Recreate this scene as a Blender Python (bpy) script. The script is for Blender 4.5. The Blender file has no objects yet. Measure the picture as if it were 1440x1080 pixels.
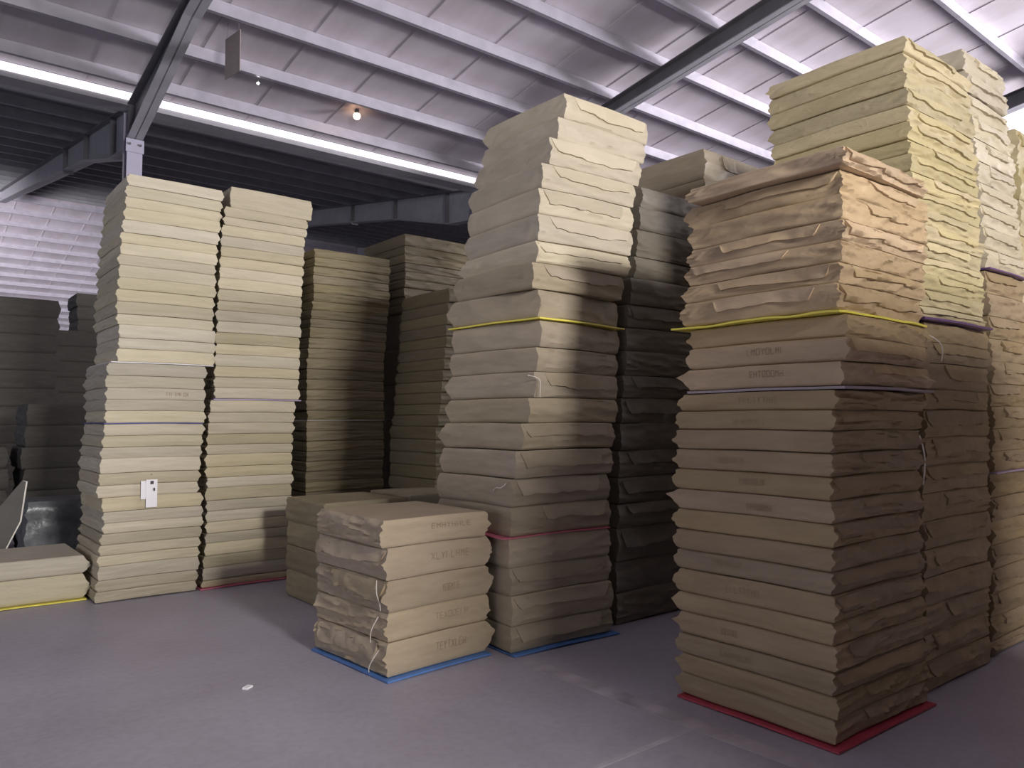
import bpy, bmesh, math, random
from mathutils import Vector, Matrix, noise

scene = bpy.context.scene
COL = scene.collection
rnd = random.Random(7)

# ------------------------------------------------------------------ helpers
def new_obj(name, mesh, parent=None):
    o = bpy.data.objects.new(name, mesh)
    COL.objects.link(o)
    if parent is not None:
        o.parent = parent
    return o

def tag(o, label=None, cat=None, group=None, kind=None):
    if label: o['label'] = label
    if cat: o['category'] = cat
    if group: o['group'] = group
    if kind: o['kind'] = kind
    return o

def mesh_from(name, verts, faces, mat=None, smooth=False, sharp=None):
    m = bpy.data.meshes.new(name)
    m.from_pydata([tuple(v) for v in verts], [], faces)
    m.update()
    if mat: m.materials.append(mat)
    if smooth:
        m.polygons.foreach_set('use_smooth', [True] * len(m.polygons))
        if sharp: m.set_sharp_from_angle(angle=math.radians(sharp))
    return m

class MB:
    def __init__(self): self.v = []; self.f = []
    def box(self, x0, x1, y0, y1, z0, z1):
        b = len(self.v)
        self.v += [(x0,y0,z0),(x1,y0,z0),(x1,y1,z0),(x0,y1,z0),(x0,y0,z1),(x1,y0,z1),(x1,y1,z1),(x0,y1,z1)]
        self.f += [(b,b+3,b+2,b+1),(b+4,b+5,b+6,b+7),(b,b+1,b+5,b+4),(b+1,b+2,b+6,b+5),(b+2,b+3,b+7,b+6),(b+3,b,b+4,b+7)]
        return self
    def hexa(self, p):      # 8 corner points: bottom 4, top 4
        b = len(self.v); self.v += [tuple(q) for q in p]
        self.f += [(b,b+3,b+2,b+1),(b+4,b+5,b+6,b+7),(b,b+1,b+5,b+4),(b+1,b+2,b+6,b+5),(b+2,b+3,b+7,b+6),(b+3,b,b+4,b+7)]
        return self
    def prism_x(self, prof, x0, x1):       # closed profile in (y,z) extruded along x
        b = len(self.v); n = len(prof)
        self.v += [(x0,p[0],p[1]) for p in prof] + [(x1,p[0],p[1]) for p in prof]
        for i in range(n):
            k = (i+1) % n
            self.f.append((b+i, b+k, b+n+k, b+n+i))
        self.f.append(tuple(b+i for i in reversed(range(n))))
        self.f.append(tuple(b+n+i for i in range(n)))
        return self
    def build(self, name, mat, parent=None, bevel=0):
        m = mesh_from(name, self.v, self.f, mat)
        o = new_obj(name, m, parent)
        if bevel:
            md = o.modifiers.new('Bevel', 'BEVEL'); md.width = bevel; md.segments = 2
        return o

# ------------------------------------------------------------------ materials
def mat_base(name):
    m = bpy.data.materials.new(name); m.use_nodes = True
    nt = m.node_tree
    return m, nt, nt.nodes['Principled BSDF']

def nd(nt, t, **kw):
    n = nt.nodes.new(t)
    for k, v in kw.items():
        if k in n.inputs: n.inputs[k].default_value = v
        else: setattr(n, k, v)
    return n

def ramp(nt, fac, stops):
    r = nt.nodes.new('ShaderNodeValToRGB')
    e = r.color_ramp.elements
    while len(e) < len(stops): e.new(0.5)
    for el, (p, c) in zip(e, stops):
        el.position = p; el.color = (*c, 1)
    nt.links.new(fac, r.inputs[0])
    return r

def paper(name, c1, c2, rough=.62, bump=.35, stretch=(3, 3, 14), vr=(.87, 1.10), sr=(.86, 1.05)):
    m, nt, b = mat_base(name); L = nt.links
    tc = nd(nt, 'ShaderNodeTexCoord'); oi = nd(nt, 'ShaderNodeObjectInfo')
    add = nd(nt, 'ShaderNodeVectorMath', operation='ADD')
    L.new(tc.outputs['Object'], add.inputs[0])
    mul = nd(nt, 'ShaderNodeMath', operation='MULTIPLY'); mul.inputs[1].default_value = 37.0
    L.new(oi.outputs['Random'], mul.inputs[0]); L.new(mul.outputs[0], add.inputs[1])
    mp = nd(nt, 'ShaderNodeMapping'); mp.inputs['Scale'].default_value = stretch
    L.new(add.outputs[0], mp.inputs[0])
    n1 = nd(nt, 'ShaderNodeTexNoise', Scale=1.6, Detail=5.0, Roughness=.6)
    L.new(mp.outputs[0], n1.inputs['Vector'])
    r = ramp(nt, n1.outputs['Fac'], [(.3, c2), (.72, c1)])
    # each bundle's own paper batch
    hsv = nd(nt, 'ShaderNodeHueSaturation')
    mr = nd(nt, 'ShaderNodeMapRange'); mr.inputs['To Min'].default_value = vr[0]; mr.inputs['To Max'].default_value = vr[1]
    L.new(oi.outputs['Random'], mr.inputs['Value']); L.new(mr.outputs[0], hsv.inputs['Value'])
    m2 = nd(nt, 'ShaderNodeMath', operation='MULTIPLY'); m2.inputs[1].default_value = 7.31
    L.new(oi.outputs['Random'], m2.inputs[0])
    fr = nd(nt, 'ShaderNodeMath', operation='FRACT'); L.new(m2.outputs[0], fr.inputs[0])
    mh = nd(nt, 'ShaderNodeMapRange'); mh.inputs['To Min'].default_value = .495; mh.inputs['To Max'].default_value = .504
    L.new(fr.outputs[0], mh.inputs['Value']); L.new(mh.outputs[0], hsv.inputs['Hue'])
    ms = nd(nt, 'ShaderNodeMapRange'); ms.inputs['To Min'].default_value = sr[0]; ms.inputs['To Max'].default_value = sr[1]
    L.new(fr.outputs[0], ms.inputs['Value']); L.new(ms.outputs[0], hsv.inputs['Saturation'])
    L.new(r.outputs[0], hsv.inputs['Color']); L.new(hsv.outputs[0], b.inputs['Base Color'])
    b.inputs['Roughness'].default_value = rough
    b.inputs['Specular IOR Level'].default_value = .4
    mp2 = nd(nt, 'ShaderNodeMapping'); mp2.inputs['Scale'].default_value = (1.0, 1.0, 2.6)
    L.new(add.outputs[0], mp2.inputs[0])
    n2 = nd(nt, 'ShaderNodeTexNoise', Scale=9.0, Detail=4.0, Roughness=.55, Distortion=1.2)
    L.new(mp2.outputs[0], n2.inputs['Vector'])
    bp = nd(nt, 'ShaderNodeBump', Strength=bump, Distance=.012)
    L.new(n2.outputs['Fac'], bp.inputs['Height']); L.new(bp.outputs[0], b.inputs['Normal'])
    return m

def plain(name, c, rough=.5, metal=0, var=.12, scale=6, bump=0):
    m, nt, b = mat_base(name); L = nt.links
    tc = nd(nt, 'ShaderNodeTexCoord')
    n = nd(nt, 'ShaderNodeTexNoise', Scale=float(scale), Detail=4.0)
    L.new(tc.outputs['Object'], n.inputs['Vector'])
    lo = tuple(x*(1-var) for x in c); hi = tuple(min(1, x*(1+var)) for x in c)
    r = ramp(nt, n.outputs['Fac'], [(.3, lo), (.7, hi)])
    L.new(r.outputs[0], b.inputs['Base Color'])
    b.inputs['Roughness'].default_value = rough; b.inputs['Metallic'].default_value = metal
    if bump:
        bp = nd(nt, 'ShaderNodeBump', Strength=bump, Distance=.02)
        L.new(n.outputs['Fac'], bp.inputs['Height']); L.new(bp.outputs[0], b.inputs['Normal'])
    return m

def glow(name, c, s):
    m = bpy.data.materials.new(name); m.use_nodes = True; nt = m.node_tree
    nt.nodes.clear()
    e = nd(nt, 'ShaderNodeEmission'); e.inputs[0].default_value = (*c, 1); e.inputs[1].default_value = s
    o = nd(nt, 'ShaderNodeOutputMaterial'); nt.links.new(e.outputs[0], o.inputs[0])
    return m

M = {}
M['straw']  = paper('straw_kraft_paper', (.58,.52,.39), (.48,.43,.31), stretch=(1.5,1.5,16), vr=(.80, 1.16), sr=(.78, 1.15))
M['straw2'] = paper('pale_straw_paper', (.54,.475,.345), (.44,.385,.27), stretch=(1.5,1.5,16), vr=(.80, 1.16), sr=(.78, 1.15))
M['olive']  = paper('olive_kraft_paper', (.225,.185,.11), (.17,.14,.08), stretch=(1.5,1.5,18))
M['tan']    = paper('tan_kraft_paper', (.48,.385,.26), (.40,.315,.205), bump=.2, rough=.48, stretch=(2,2,8))
M['grey']   = paper('greyish_kraft_paper', (.42,.35,.25), (.34,.28,.195), bump=.25, stretch=(2,2,8))
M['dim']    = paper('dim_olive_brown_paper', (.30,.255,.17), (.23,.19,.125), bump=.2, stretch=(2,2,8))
M['shade']  = paper('shaded_kraft_paper', (.20,.175,.14), (.155,.135,.105), bump=.25, stretch=(2,2,8))  # kraft paper with the blocked stack's shade put into its colour
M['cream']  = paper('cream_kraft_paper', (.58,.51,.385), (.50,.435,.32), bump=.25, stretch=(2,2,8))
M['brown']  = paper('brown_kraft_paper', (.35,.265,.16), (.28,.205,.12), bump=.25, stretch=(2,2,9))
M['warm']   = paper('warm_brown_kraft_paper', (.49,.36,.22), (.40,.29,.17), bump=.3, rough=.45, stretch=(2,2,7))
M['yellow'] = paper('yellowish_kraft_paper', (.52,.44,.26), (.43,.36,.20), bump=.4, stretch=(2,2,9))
M['dark']   = paper('shade_darkened_paper', (.066,.06,.047), (.047,.042,.034))  # shade on the far left piles is put into this paper colour
M['ink']    = plain('faded_ink', (.29,.215,.14), .9)
M['ink_dark'] = plain('black_ink', (.06,.05,.06), .8)
M['white']  = plain('white_label_paper', (.85,.83,.86), .6, var=.03)
M['tape']   = plain('pale_plastic_string', (.75,.71,.64), .35)
M['s_yellow'] = plain('yellow_sheet', (.75,.66,.10), .5)
M['s_blue'] = plain('blue_sheet', (.09,.21,.52), .45)
M['s_navy'] = plain('dark_blue_sheet', (.08,.08,.28), .5)
M['s_lilac'] = plain('lilac_sheet', (.42,.33,.50), .45)
M['s_pink'] = plain('pink_sheet', (.62,.16,.24), .5)
M['s_red']  = plain('red_sheet', (.42,.05,.08), .5)
M['s_purple'] = plain('purple_sheet', (.12,.06,.18), .4)
M['s_white'] = plain('white_sheet', (.72,.70,.72), .45)
M['s_grey'] = plain('mauve_grey_sheet', (.36,.30,.33), .5)
M['steel']  = plain('grey_painted_steel', (.13,.125,.14), .5, .0, .15, 3)
M['column'] = plain('pale_lilac_painted_steel', (.40,.38,.48), .5, 0, .06, 3)
M['flange'] = plain('pale_painted_steel', (.34,.33,.36), .45, 0, .08, 3)
M['purlin'] = plain('galvanised_purlin', (.43,.41,.47), .42, .25, .10, 4)
M['board']  = plain('shade_darkened_grey_board', (.10,.095,.09), .7)  # grey darkened for the unlit spot where the board leans
M['card']   = plain('beige_card', (.30,.25,.24), .7, var=.08)
M['wrap']   = plain('dusty_grey_wrap', (.16,.17,.18), .3, 0, .35, 9, .5)
M['sky_panel'] = glow('daylight_through_translucent_sheet', (1.0,.93,1.0), 1.35)
M['sky_panel2'] = glow('daylight_through_roof_sheet', (1.0,.97,1.0), 2.2)
M['glint_warm'] = glow('warm_glint_glow', (1.0,.62,.38), 14.0)
M['glint_white'] = glow('small_white_glint_glow', (1.0,1.0,.95), 20.0)

def roof_mat():
    m, nt, b = mat_base('dusty_lilac_roof_sheet'); L = nt.links
    tc = nd(nt, 'ShaderNodeTexCoord')
    mp = nd(nt, 'ShaderNodeMapping'); mp.inputs['Scale'].default_value = (.9, .22, 1)
    L.new(tc.outputs['Object'], mp.inputs[0])
    n = nd(nt, 'ShaderNodeTexNoise', Scale=1.2, Detail=6.0, Roughness=.65)
    L.new(mp.outputs[0], n.inputs['Vector'])
    r = ramp(nt, n.outputs['Fac'], [(.3, (.50,.45,.48)), (.55, (.62,.57,.62)), (.75, (.70,.66,.72))])
    L.new(r.outputs[0], b.inputs['Base Color'])
    b.inputs['Roughness'].default_value = .45; b.inputs['Metallic'].default_value = .15
    return m
M['roof'] = roof_mat()
M['roof_shaded'] = plain('shade_darkened_roof_sheet', (.20,.20,.22), .5, 0, .15, 1)  # shaded copy of the roof sheet, for the slope turned from the light

def floor_mat():
    m, nt, b = mat_base('worn_lilac_concrete'); L = nt.links
    tc = nd(nt, 'ShaderNodeTexCoord')
    n = nd(nt, 'ShaderNodeTexNoise', Scale=.55, Detail=7.0, Roughness=.6)
    L.new(tc.outputs['Object'], n.inputs['Vector'])
    r = ramp(nt, n.outputs['Fac'], [(.28, (.29,.265,.315)), (.5, (.37,.345,.415)), (.72, (.44,.42,.50))])
    n2 = nd(nt, 'ShaderNodeTexNoise', Scale=22.0, Detail=5.0)
    L.new(tc.outputs['Object'], n2.inputs['Vector'])
    mx = nd(nt, 'ShaderNodeMix', data_type='RGBA', blend_type='MULTIPLY'); mx.inputs[0].default_value = .35
    r2 = ramp(nt, n2.outputs['Fac'], [(.35, (.75,.75,.75)), (.6, (1,1,1))])
    L.new(r.outputs[0], mx.inputs[6]); L.new(r2.outputs[0], mx.inputs[7])
    L.new(mx.outputs[2], b.inputs['Base Color'])
    rr = nd(nt, 'ShaderNodeMapRange'); rr.inputs['To Min'].default_value = .38; rr.inputs['To Max'].default_value = .62
    L.new(n.outputs['Fac'], rr.inputs['Value']); L.new(rr.outputs[0], b.inputs['Roughness'])
    bp = nd(nt, 'ShaderNodeBump', Strength=.12, Distance=.01)
    L.new(n2.outputs['Fac'], bp.inputs['Height']); L.new(bp.outputs[0], b.inputs['Normal'])
    return m
M['floor'] = floor_mat()
M['line'] = plain('worn_pale_floor_paint', (.40,.37,.42), .6, 0, .3, 5)
M['wall'] = plain('grey_cladding', (.22,.21,.22), .7, 0, .1, 1)

# ------------------------------------------------------------------ camera
cam = bpy.data.cameras.new('camera'); cam.sensor_width = 36; cam.lens = 1083/1440*36
cam.clip_start = .05; cam.clip_end = 200
co = new_obj('camera', cam)
yaw, pitch = math.radians(39.2), math.radians(2.75)
co.location = (0, 0, 1.5)
co.rotation_euler = (math.pi/2 + pitch, 0, -yaw)
scene.camera = co

# ------------------------------------------------------------------ building shell
YV, HV, TN = 15.0, 7.4, .160
X0, X1 = -12.0, 27.5
YF, YR1, YR2, YB = -6.0, -6.0, 36.0, 57.0
def roof_z(y):
    if y <= YV: return HV + TN*(YV-y)
    if y <= YR2: return HV + TN*(y-YV)
    return HV + TN*(YR2-YV) - TN*(y-YR2)

tag(MB().box(X0, X1, YF, YB, -.2, 0).build('floor', M['floor']), kind='structure')

def roof_slope(ya, yb, mat, name):
    m = MB()
    za, zb = roof_z(ya), roof_z(yb)
    m.prism_x([(ya, za), (yb, zb), (yb, zb+.1), (ya, za+.1)], X0-.3, X1+.3)
    # standing seams of the sheets, one every metre
    x = X0 + .55
    while x < X1:
        m.prism_x([(ya, za-.012), (yb, zb-.012), (yb, zb+.002), (ya, za+.002)], x, x+.045)
        x += 1.40
    return tag(m.build(name, mat), kind='structure')
roof_slope(YR1-.3, YV-.12, M['roof'], 'ceiling')
roof_slope(YV+.12, YR2, M['roof_shaded'], 'ceiling')
roof_slope(YR2, YB, M['roof'], 'ceiling')
# light strip and gutter along the valley
tag(MB().box(X0, X1, YV-.11, YV-.09, HV-.13, HV+.01).build('window_1', M['sky_panel']), kind='structure')
tag(MB().box(X0, X1, YV-.08, YV+.30, HV-.22, HV-.13).build('trim_1', M['flange']), kind='structure')
# translucent roof sheet beyond the third rafter
tag(MB().hexa([(20.2,1.5,roof_z(1.5)-.06),(23.6,1.5,roof_z(1.5)-.06),(23.6,12.5,roof_z(12.5)-.06),(20.2,12.5,roof_z(12.5)-.06),
               (20.2,1.5,roof_z(1.5)-.04),(23.6,1.5,roof_z(1.5)-.04),(23.6,12.5,roof_z(12.5)-.04),(20.2,12.5,roof_z(12.5)-.04)]).build('window_2', M['sky_panel2']), kind='structure')

# walls with their openings
def wall_y(name, y, th, openings, x0=X0, x1=X1, top=11.5):
    m = MB(); xs = sorted(openings)
    x = x0
    for (a, b, z0, z1) in xs:
        m.box(x, a, y, y+th, 0, top)
        if z0 > 0: m.box(a, b, y, y+th, 0, z0)
        m.box(a, b, y, y+th, z1, top)
        x = b
    m.box(x, x1, y, y+th, 0, top)
    return tag(m.build(name, M['wall']), kind='structure')
def wall_x(name, x, th, openings):
    m = MB(); y = YF
    for (a, b, z0, z1) in sorted(openings):
        m.box(x, x+th, y, a, 0, 11.5)
        if z0 > 0: m.box(x, x+th, a, b, 0, z0)
        m.box(x, x+th, a, b, z1, 11.5)
        y = b
    m.box(x, x+th, y, YB, 0, 11.5)
    return tag(m.build(name, M['wall']), kind='structure')
KEY = (1.3, 3.1, 3.3, 4.6)
wall_y('wall_front', YF-.2, .2, [KEY])
wall_y('wall_back', YB, .2, [])
wall_x('wall_left', X0-.2, .2, [(-2, 9, .2, 5.0), (17, 31, .5, 5.2)])  # both left openings are unseen, added for their light
wall_x('wall_right', X1, .2, [(-3.6, 1.6, 3.4, 7.8)])

# purlins: C sections running along x
M['purlin_shaded'] = plain('shade_darkened_purlin', (.34,.34,.36), .5, .1, .1, 4)  # purlin steel darkened to carry the shade of the rising slope
def purlin(y, k, label, group, rows):
    z = roof_z(y)
    s = 1
    m = MB()
    h = .20
    m.box(X0, X1, y-.003, y+.003, z-h, z-.005)
    m.box(X0, X1, y-.003, y+.075, z-h-.006, z-h)
    m.box(X0, X1, y+.069, y+.075, z-h, z-h+.022)
    o = m.build('roof_purlin', M['purlin_shaded'] if 'dark slope' in label else M['purlin'])
    return tag(o, label, 'purlin', group)
ORD = ['', 'first','second','third','fourth','fifth','sixth','seventh','eighth','ninth','tenth','eleventh','twelfth','thirteenth',
 'fourteenth','fifteenth','sixteenth','seventeenth','eighteenth','nineteenth','twentieth','twenty-first','twenty-second','twenty-third',
 'twenty-fourth','twenty-fifth','twenty-sixth','twenty-seventh','twenty-eighth','twenty-ninth','thirtieth','thirty-first','thirty-second',
 'thirty-third','thirty-fourth','thirty-fifth','thirty-sixth','thirty-seventh']
y = YV - .75; k = 1
while y > YR1:
    purlin(y, k, 'pale galvanised roof purlin, %s from the bright valley light strip towards the viewer' % ORD[k], 'purlins under the near roof slope', 0)
    y -= 1.27; k += 1
y = YV + .9; k = 1
while y < YR2:
    o = purlin(y, k, 'dim roof purlin on the dark slope, %s beyond the bright light strip' % ORD[k], 'purlins under the dark roof slope', 0)
    y += 1.4; k += 1
y = YR2 + .7; k = 1
while y < YB:
    purlin(y, k, 'bright striped purlin of the far descending roof, %s past the far ridge' % ORD[k], 'purlins under the far roof slope', 0)
    y += 1.4; k += 1

# rafters and columns
def ibeam_y(parent, x, pts_top, pts_bot, fw=.26, tf=.02, tw=.012, stiff=(), wm='steel'):
    """web between two polylines (y,z); flanges along both"""
    w = MB(); ft = MB(); fb = MB()
    n = len(pts_top)
    for i in range(n-1):
        (ya, za), (yb, zb) = pts_top[i], pts_top[i+1]
        (yc, zc), (yd, zd) = pts_bot[i], pts_bot[i+1]
        w.hexa([(x-tw,yc,zc),(x+tw,yc,zc),(x+tw,yd,zd),(x-tw,yd,zd),(x-tw,ya,za),(x+tw,ya,za),(x+tw,yb,zb),(x-tw,yb,zb)])
        ft.hexa([(x-fw/2,ya,za-tf),(x+fw/2,ya,za-tf),(x+fw/2,yb,zb-tf),(x-fw/2,yb,zb-tf),(x-fw/2,ya,za),(x+fw/2,ya,za),(x+fw/2,yb,zb),(x-fw/2,yb,zb)])
        fb.hexa([(x-fw/2,yc,zc),(x+fw/2,yc,zc),(x+fw/2,yd,zd),(x-fw/2,yd,zd),(x-fw/2,yc,zc+tf),(x+fw/2,yc,zc+tf),(x+fw/2,yd,zd+tf),(x-fw/2,yd,zd+tf)])
    w.build('web', M[wm], parent)
    ft.build('top_flange', M['steel'], parent)
    fb.build('bottom_flange', M['steel2'] if 'steel2' in M else M['steel'], parent)
    for (ys, z0, z1) in stiff:
        MB().box(x-fw/2+.01, x+fw/2-.01, ys-.012, ys+.012, z0, z1).build('stiffener', M['steel'], parent)
M['steel2'] = plain('grey_painted_flange', (.34,.335,.37), .45, 0, .1, 3)

BX = [-4.35, 3.36, 11.2, 18.95]
near_names = {-4.35:'leftmost near rafter, dark steel, mostly out of view at left',
              3.36:'dark steel rafter rising from the column above the left bright stacks',
              11.2:'dark steel rafter passing behind the top of the leaning middle stack',
              18.95:'dark steel rafter end showing at the right picture edge',
              26.7:'dark steel rafter furthest right, beyond the translucent roof sheet'}
far_names = {-4.35:'haunched steel rafter of the far bay furthest left',
             3.36:'haunched steel rafter with stiffener plates running left from the column head',
             11.2:'haunched steel rafter with pale lower flange above the olive stack',
             18.95:'far bay steel rafter behind the tall right-hand stacks',
             26.7:'far bay steel rafter furthest to the right'}
for x in BX:
    def T(y): return roof_z(y) - .205
    e = bpy.data.objects.new('roof_rafter', None); COL.objects.link(e); e.location = (0,0,0)
    tag(e, near_names[x], 'rafter', 'near bay rafters')
    ys = [YV-.1, YV-1.0, YV-3.4, 6.0, YR1]
    ib = [6.56, 6.80, 7.47, T(6.0)-.36, T(YR1)-.40]
    ibeam_y(e, x, [(a, T(a)) for a in ys], list(zip(ys, ib)), stiff=[(YV-.15, 6.58, T(YV)-.02)])
    e2 = bpy.data.objects.new('roof_rafter', None); COL.objects.link(e2)
    tag(e2, far_names[x], 'rafter', 'far bay rafters')
    ys = [YV+.12, YV+1.2, YV+4.0, 24.0, YR2]
    ib = [6.45, 6.55, 7.25, T(24.0)-.55, T(YR2)-.45]
    bt = lambda y: (6.55 + (y-YV-1.2)*.25) if y < YV+4 else 7.25
    ibeam_y(e2, x, [(a, T(a)) for a in ys], list(zip(ys, ib)), wm='steel2',
            stiff=[(YV+1.3, 6.58, T(YV+1.3)-.02), (YV+3.9, 7.24, T(YV+3.9)-.02), (YV+6.5, T(YV+6.5)-.63, T(YV+6.5)-.02)])
    c = bpy.data.objects.new('steel_column', None); COL.objects.link(c); c.location = (x, YV, 0)
    tag(c, {-4.35:'pale steel column standing left of the picture', 3.36:'pale lilac steel column rising behind the leftmost tall stack',
            11.2:'steel column behind the leaning middle stack', 18.95:'steel column behind the tall right stacks',
            26.7:'steel column furthest right under the roof valley'}[x], 'column', 'columns along the roof valley')
    MB().box(-.13,.13,-.14,-.125,0,6.56).build('front_flange', M['column'], c)
    MB().box(-.14,.14,.105,.12,0,7.1).build('rear_flange', M['column'], c)
    MB().box(-.008,.008,-.13,.11,0,7.1).build('web', M['steel'], c)
    MB().box(-.15,.15,-.16,-.14,6.32,6.56).build('end_plate', M['column'], c)
    for sx in (-.09, .09):
        bm = bmesh.new(); bmesh.ops.create_cone(bm, cap_ends=True, segments=6, radius1=.022, radius2=.022, depth=.03,
            matrix=Matrix.Translation((sx,-.17,6.46)) @ Matrix.Rotation(math.pi/2,4,'X'))
        me = bpy.data.meshes.new('bolt'); bm.to_mesh(me); bm.free(); me.materials.append(M['steel']); new_obj('bolt', me, c)
    MB().box(-.2,.2,-.2,.2,0,.02).build('base_plate', M['steel'], c)

# glints under the near roof, each built as a small glowing bulb
def glint(loc, r, label, mat):
    e = bpy.data.objects.new('roof_glint', None); COL.objects.link(e); e.location = loc
    tag(e, label, 'glint')
    up = roof_z(loc[1]) - loc[2]
    bm = bmesh.new(); bmesh.ops.create_uvsphere(bm, u_segments=16, v_segments=10, radius=r)
    me = bpy.data.meshes.new('bulb'); bm.to_mesh(me); bm.free(); me.materials.append(mat); new_obj('bulb', me, e)
    bm = bmesh.new(); bmesh.ops.create_cone(bm, cap_ends=True, segments=14, radius1=r*.8, radius2=r*.45, depth=r*1.4, matrix=Matrix.Translation((0,0,r*1.3)))
    me = bpy.data.meshes.new('bulb_holder'); bm.to_mesh(me); bm.free(); me.materials.append(M['steel']); new_obj('bulb_holder', me, e)
    MB().box(-.006,.006,-.006,.006,r*1.9,up).build('cord', M['steel'], e)
F = Vector((math.sin(yaw)*math.cos(pitch), math.cos(yaw)*math.cos(pitch), math.sin(pitch)))
glint((7.06,13.5,roof_z(13.5)-.13), .07, 'small glowing warm lamp tucked under the roof near the light strip', M['glint_warm'])
glint((4.96,13.19,roof_z(13.19)-.22), .022, 'tiny white lamp under a purlin between hanging card and warm lamp', M['glint_white'])

# hanging card under the roof
e = bpy.data.objects.new('hanging_card', None); COL.objects.link(e); e.location = (4.10,12.0,7.27); e.rotation_euler = (0,0,math.radians(98))
tag(e, 'thin beige card hanging from a roof purlin at upper left', 'card')
MB().box(-.24,.24,-.006,.006,-.33,.33).build('card_panel', M['card'], e)
for sx in (-.18,.18): MB().box(sx-.004,sx+.004,-.004,.004,.33,.60).build('hanging_wire', M['steel'], e)

# ------------------------------------------------------------------ wrapped bundles
N = lambda x, y, z: noise.noise(Vector((x, y, z)))
def ridge(x, y, z): return 1 - min(1, abs(N(x, y, z))*3.2)

class Style:
    def __init__(s, end='y', ear=.055, wedge=.022, crump=.010, smooth=.003, pinch=.012, wave=.012, nu=40, front=.3):
        s.__dict__.update(locals())

def side_fn(w, d, h, seed, st):
    rr = random.Random(seed*13+1)
    ears = [[st.ear*rr.uniform(.15, 1.25) for _ in range(2)] for _ in range(4)]
    vcs = [rr.uniform(.42, .6) for _ in range(4)]
    diag = rr.uniform(-.8, .8)
    def off(side, s, v):
        ln = w if side in (0, 2) else d
        is_end = (side in (1, 3)) if st.end == 'x' else (side in (0, 2))
        t = s/ln
        sd = seed*3.7 + side*11.3
        pin = .62*st.pinch*(max(0, 1-v/.11)**2 + max(0, 1-(1-v)/.11)**2)*(1+.5*N(s*2.1, sd, 6.6))
        if is_end:
            vc = vcs[side] + .10*N(s*3.1, sd, .3)
            tri = max(0, 1-abs(v-vc)/(vc if v < vc else 1-vc))
            o = st.wedge*tri*(.6+.4*N(s*4, sd, 1.1))
            e0 = (math.exp(-s/.030)*ears[side][0] + math.exp(-(ln-s)/.030)*ears[side][1])*(st.front if side in (0, 3) else 1)
            o += e0*tri**1.4
            # folded and crumpled paper
            o += st.crump*1.2*(ridge(s*2.6+v*.8*diag, v*h*19+s*1.2*diag, sd)-.5)*min(1, 6*tri+.1)
            o += st.crump*.55*(ridge(s*6-v*2.0*diag, v*h*30+s*4*diag, sd+5)-.5)*min(1, 4*tri)
            o += st.crump*.25*N(s*40, v*h*60, sd)
        else:
            o = .003*math.sin(math.pi*v) + st.smooth*N(s*3, v*h*9, sd)*1.6
            o += st.smooth*.9*(ridge(s*2.2+v*1.4*diag, v*h*20, sd+2)-.5)*min(1, 8*v*(1-v))
            edge = min(s, ln-s)
            o += st.smooth*1.6*math.exp(-edge/.12)*(ridge(s*16+v*4, v*h*12, sd+9)-.5)*(4*v*(1-v))
        return o - pin
    return off

def body_mesh(name, w, d, h, seed, st, mat):
    off = side_fn(w, d, h, seed, st)
    vs = [0, .035, .09, .17, .26, .34, .42, .5, .58, .66, .74, .83, .91, .965, 1]
    nu = st.nu
    lens = [w, d, w, d]
    nn = [max(8, int(nu*l/.87)) for l in lens]
    C = [(0,0),(w,0),(w,d),(0,d)]; D = [(1,0),(0,1),(-1,0),(0,-1)]; NR = [(0,-1),(1,0),(0,1),(-1,0)]
    # s along each side measured in increasing x or y, so neighbours agree
    def P(side, i, v):
        ln = lens[side]; n = nn[side]
        tt = i/n
        tt = .5-.5*math.cos(math.pi*tt) if False else tt
        s = tt*ln
        sm = s if side in (0, 1) else ln-s
        o = off(side, sm, v)
        x = C[side][0]+D[side][0]*s+NR[side][0]*o
        y = C[side][1]+D[side][1]*s+NR[side][1]*o
        if i == 0:      # corner shared with previous side
            ps = (side-1) % 4
            pl = lens[ps]; psm = pl if ps in (0, 1) else 0.0
            o2 = off(ps, psm, v)
            x += NR[ps][0]*o2; y += NR[ps][1]*o2
        return x, y
    def zof(x, y):
        return st.wave*(.5+.5*N(x*2.3+.4, y*2.3+4.1, .7)) if st.wave else 0
    verts = []; rows = []
    for v in vs:
        row = []
        for side in range(4):
            for i in range(nn[side]):
                x, y = P(side, i, v)
                z = v*h
                if 0 < v < 1: z += .10*h*N(x*4, y*4, seed+v*1.5)*math.sin(math.pi*v)*.6
                row.append(len(verts)); verts.append([x, y, z+zof(x, y)])
        rows.append(row)
    faces = []
    n = len(rows[0])
    for a, b in zip(rows[:-1], rows[1:]):
        for i in range(n):
            k = (i+1) % n
            faces.append((a[i], a[k], b[k], b[i]))
    cx, cy = w/2, d/2
    for row, top in ((rows[-1], True), (rows[0], False)):
        prev = row
        for f in (.90, .72, .4):
            cur = []
            for idx in row:
                x, y = verts[idx][0], verts[idx][1]
                X, Y = cx+(x-cx)*f, cy+(y-cy)*f
                z = (h if top else 0)+zof(X, Y)
                if top: z -= .001+.002*abs(N(X*6, Y*6, seed))
                cur.append(len(verts)); verts.append([X, Y, z])
            for i in range(n):
                k = (i+1) % n
                faces.append((prev[i], prev[k], cur[k], cur[i]) if top else (prev[k], prev[i], cur[i], cur[k]))
            prev = cur
        c = len(verts); verts.append([cx, cy, (h if top else 0)+zof(cx, cy)])
        for i in range(n):
            k = (i+1) % n
            faces.append((prev[i], prev[k], c) if top else (prev[k], prev[i], c))
    return mesh_from(name, verts, faces, mat, True, 48)

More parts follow.
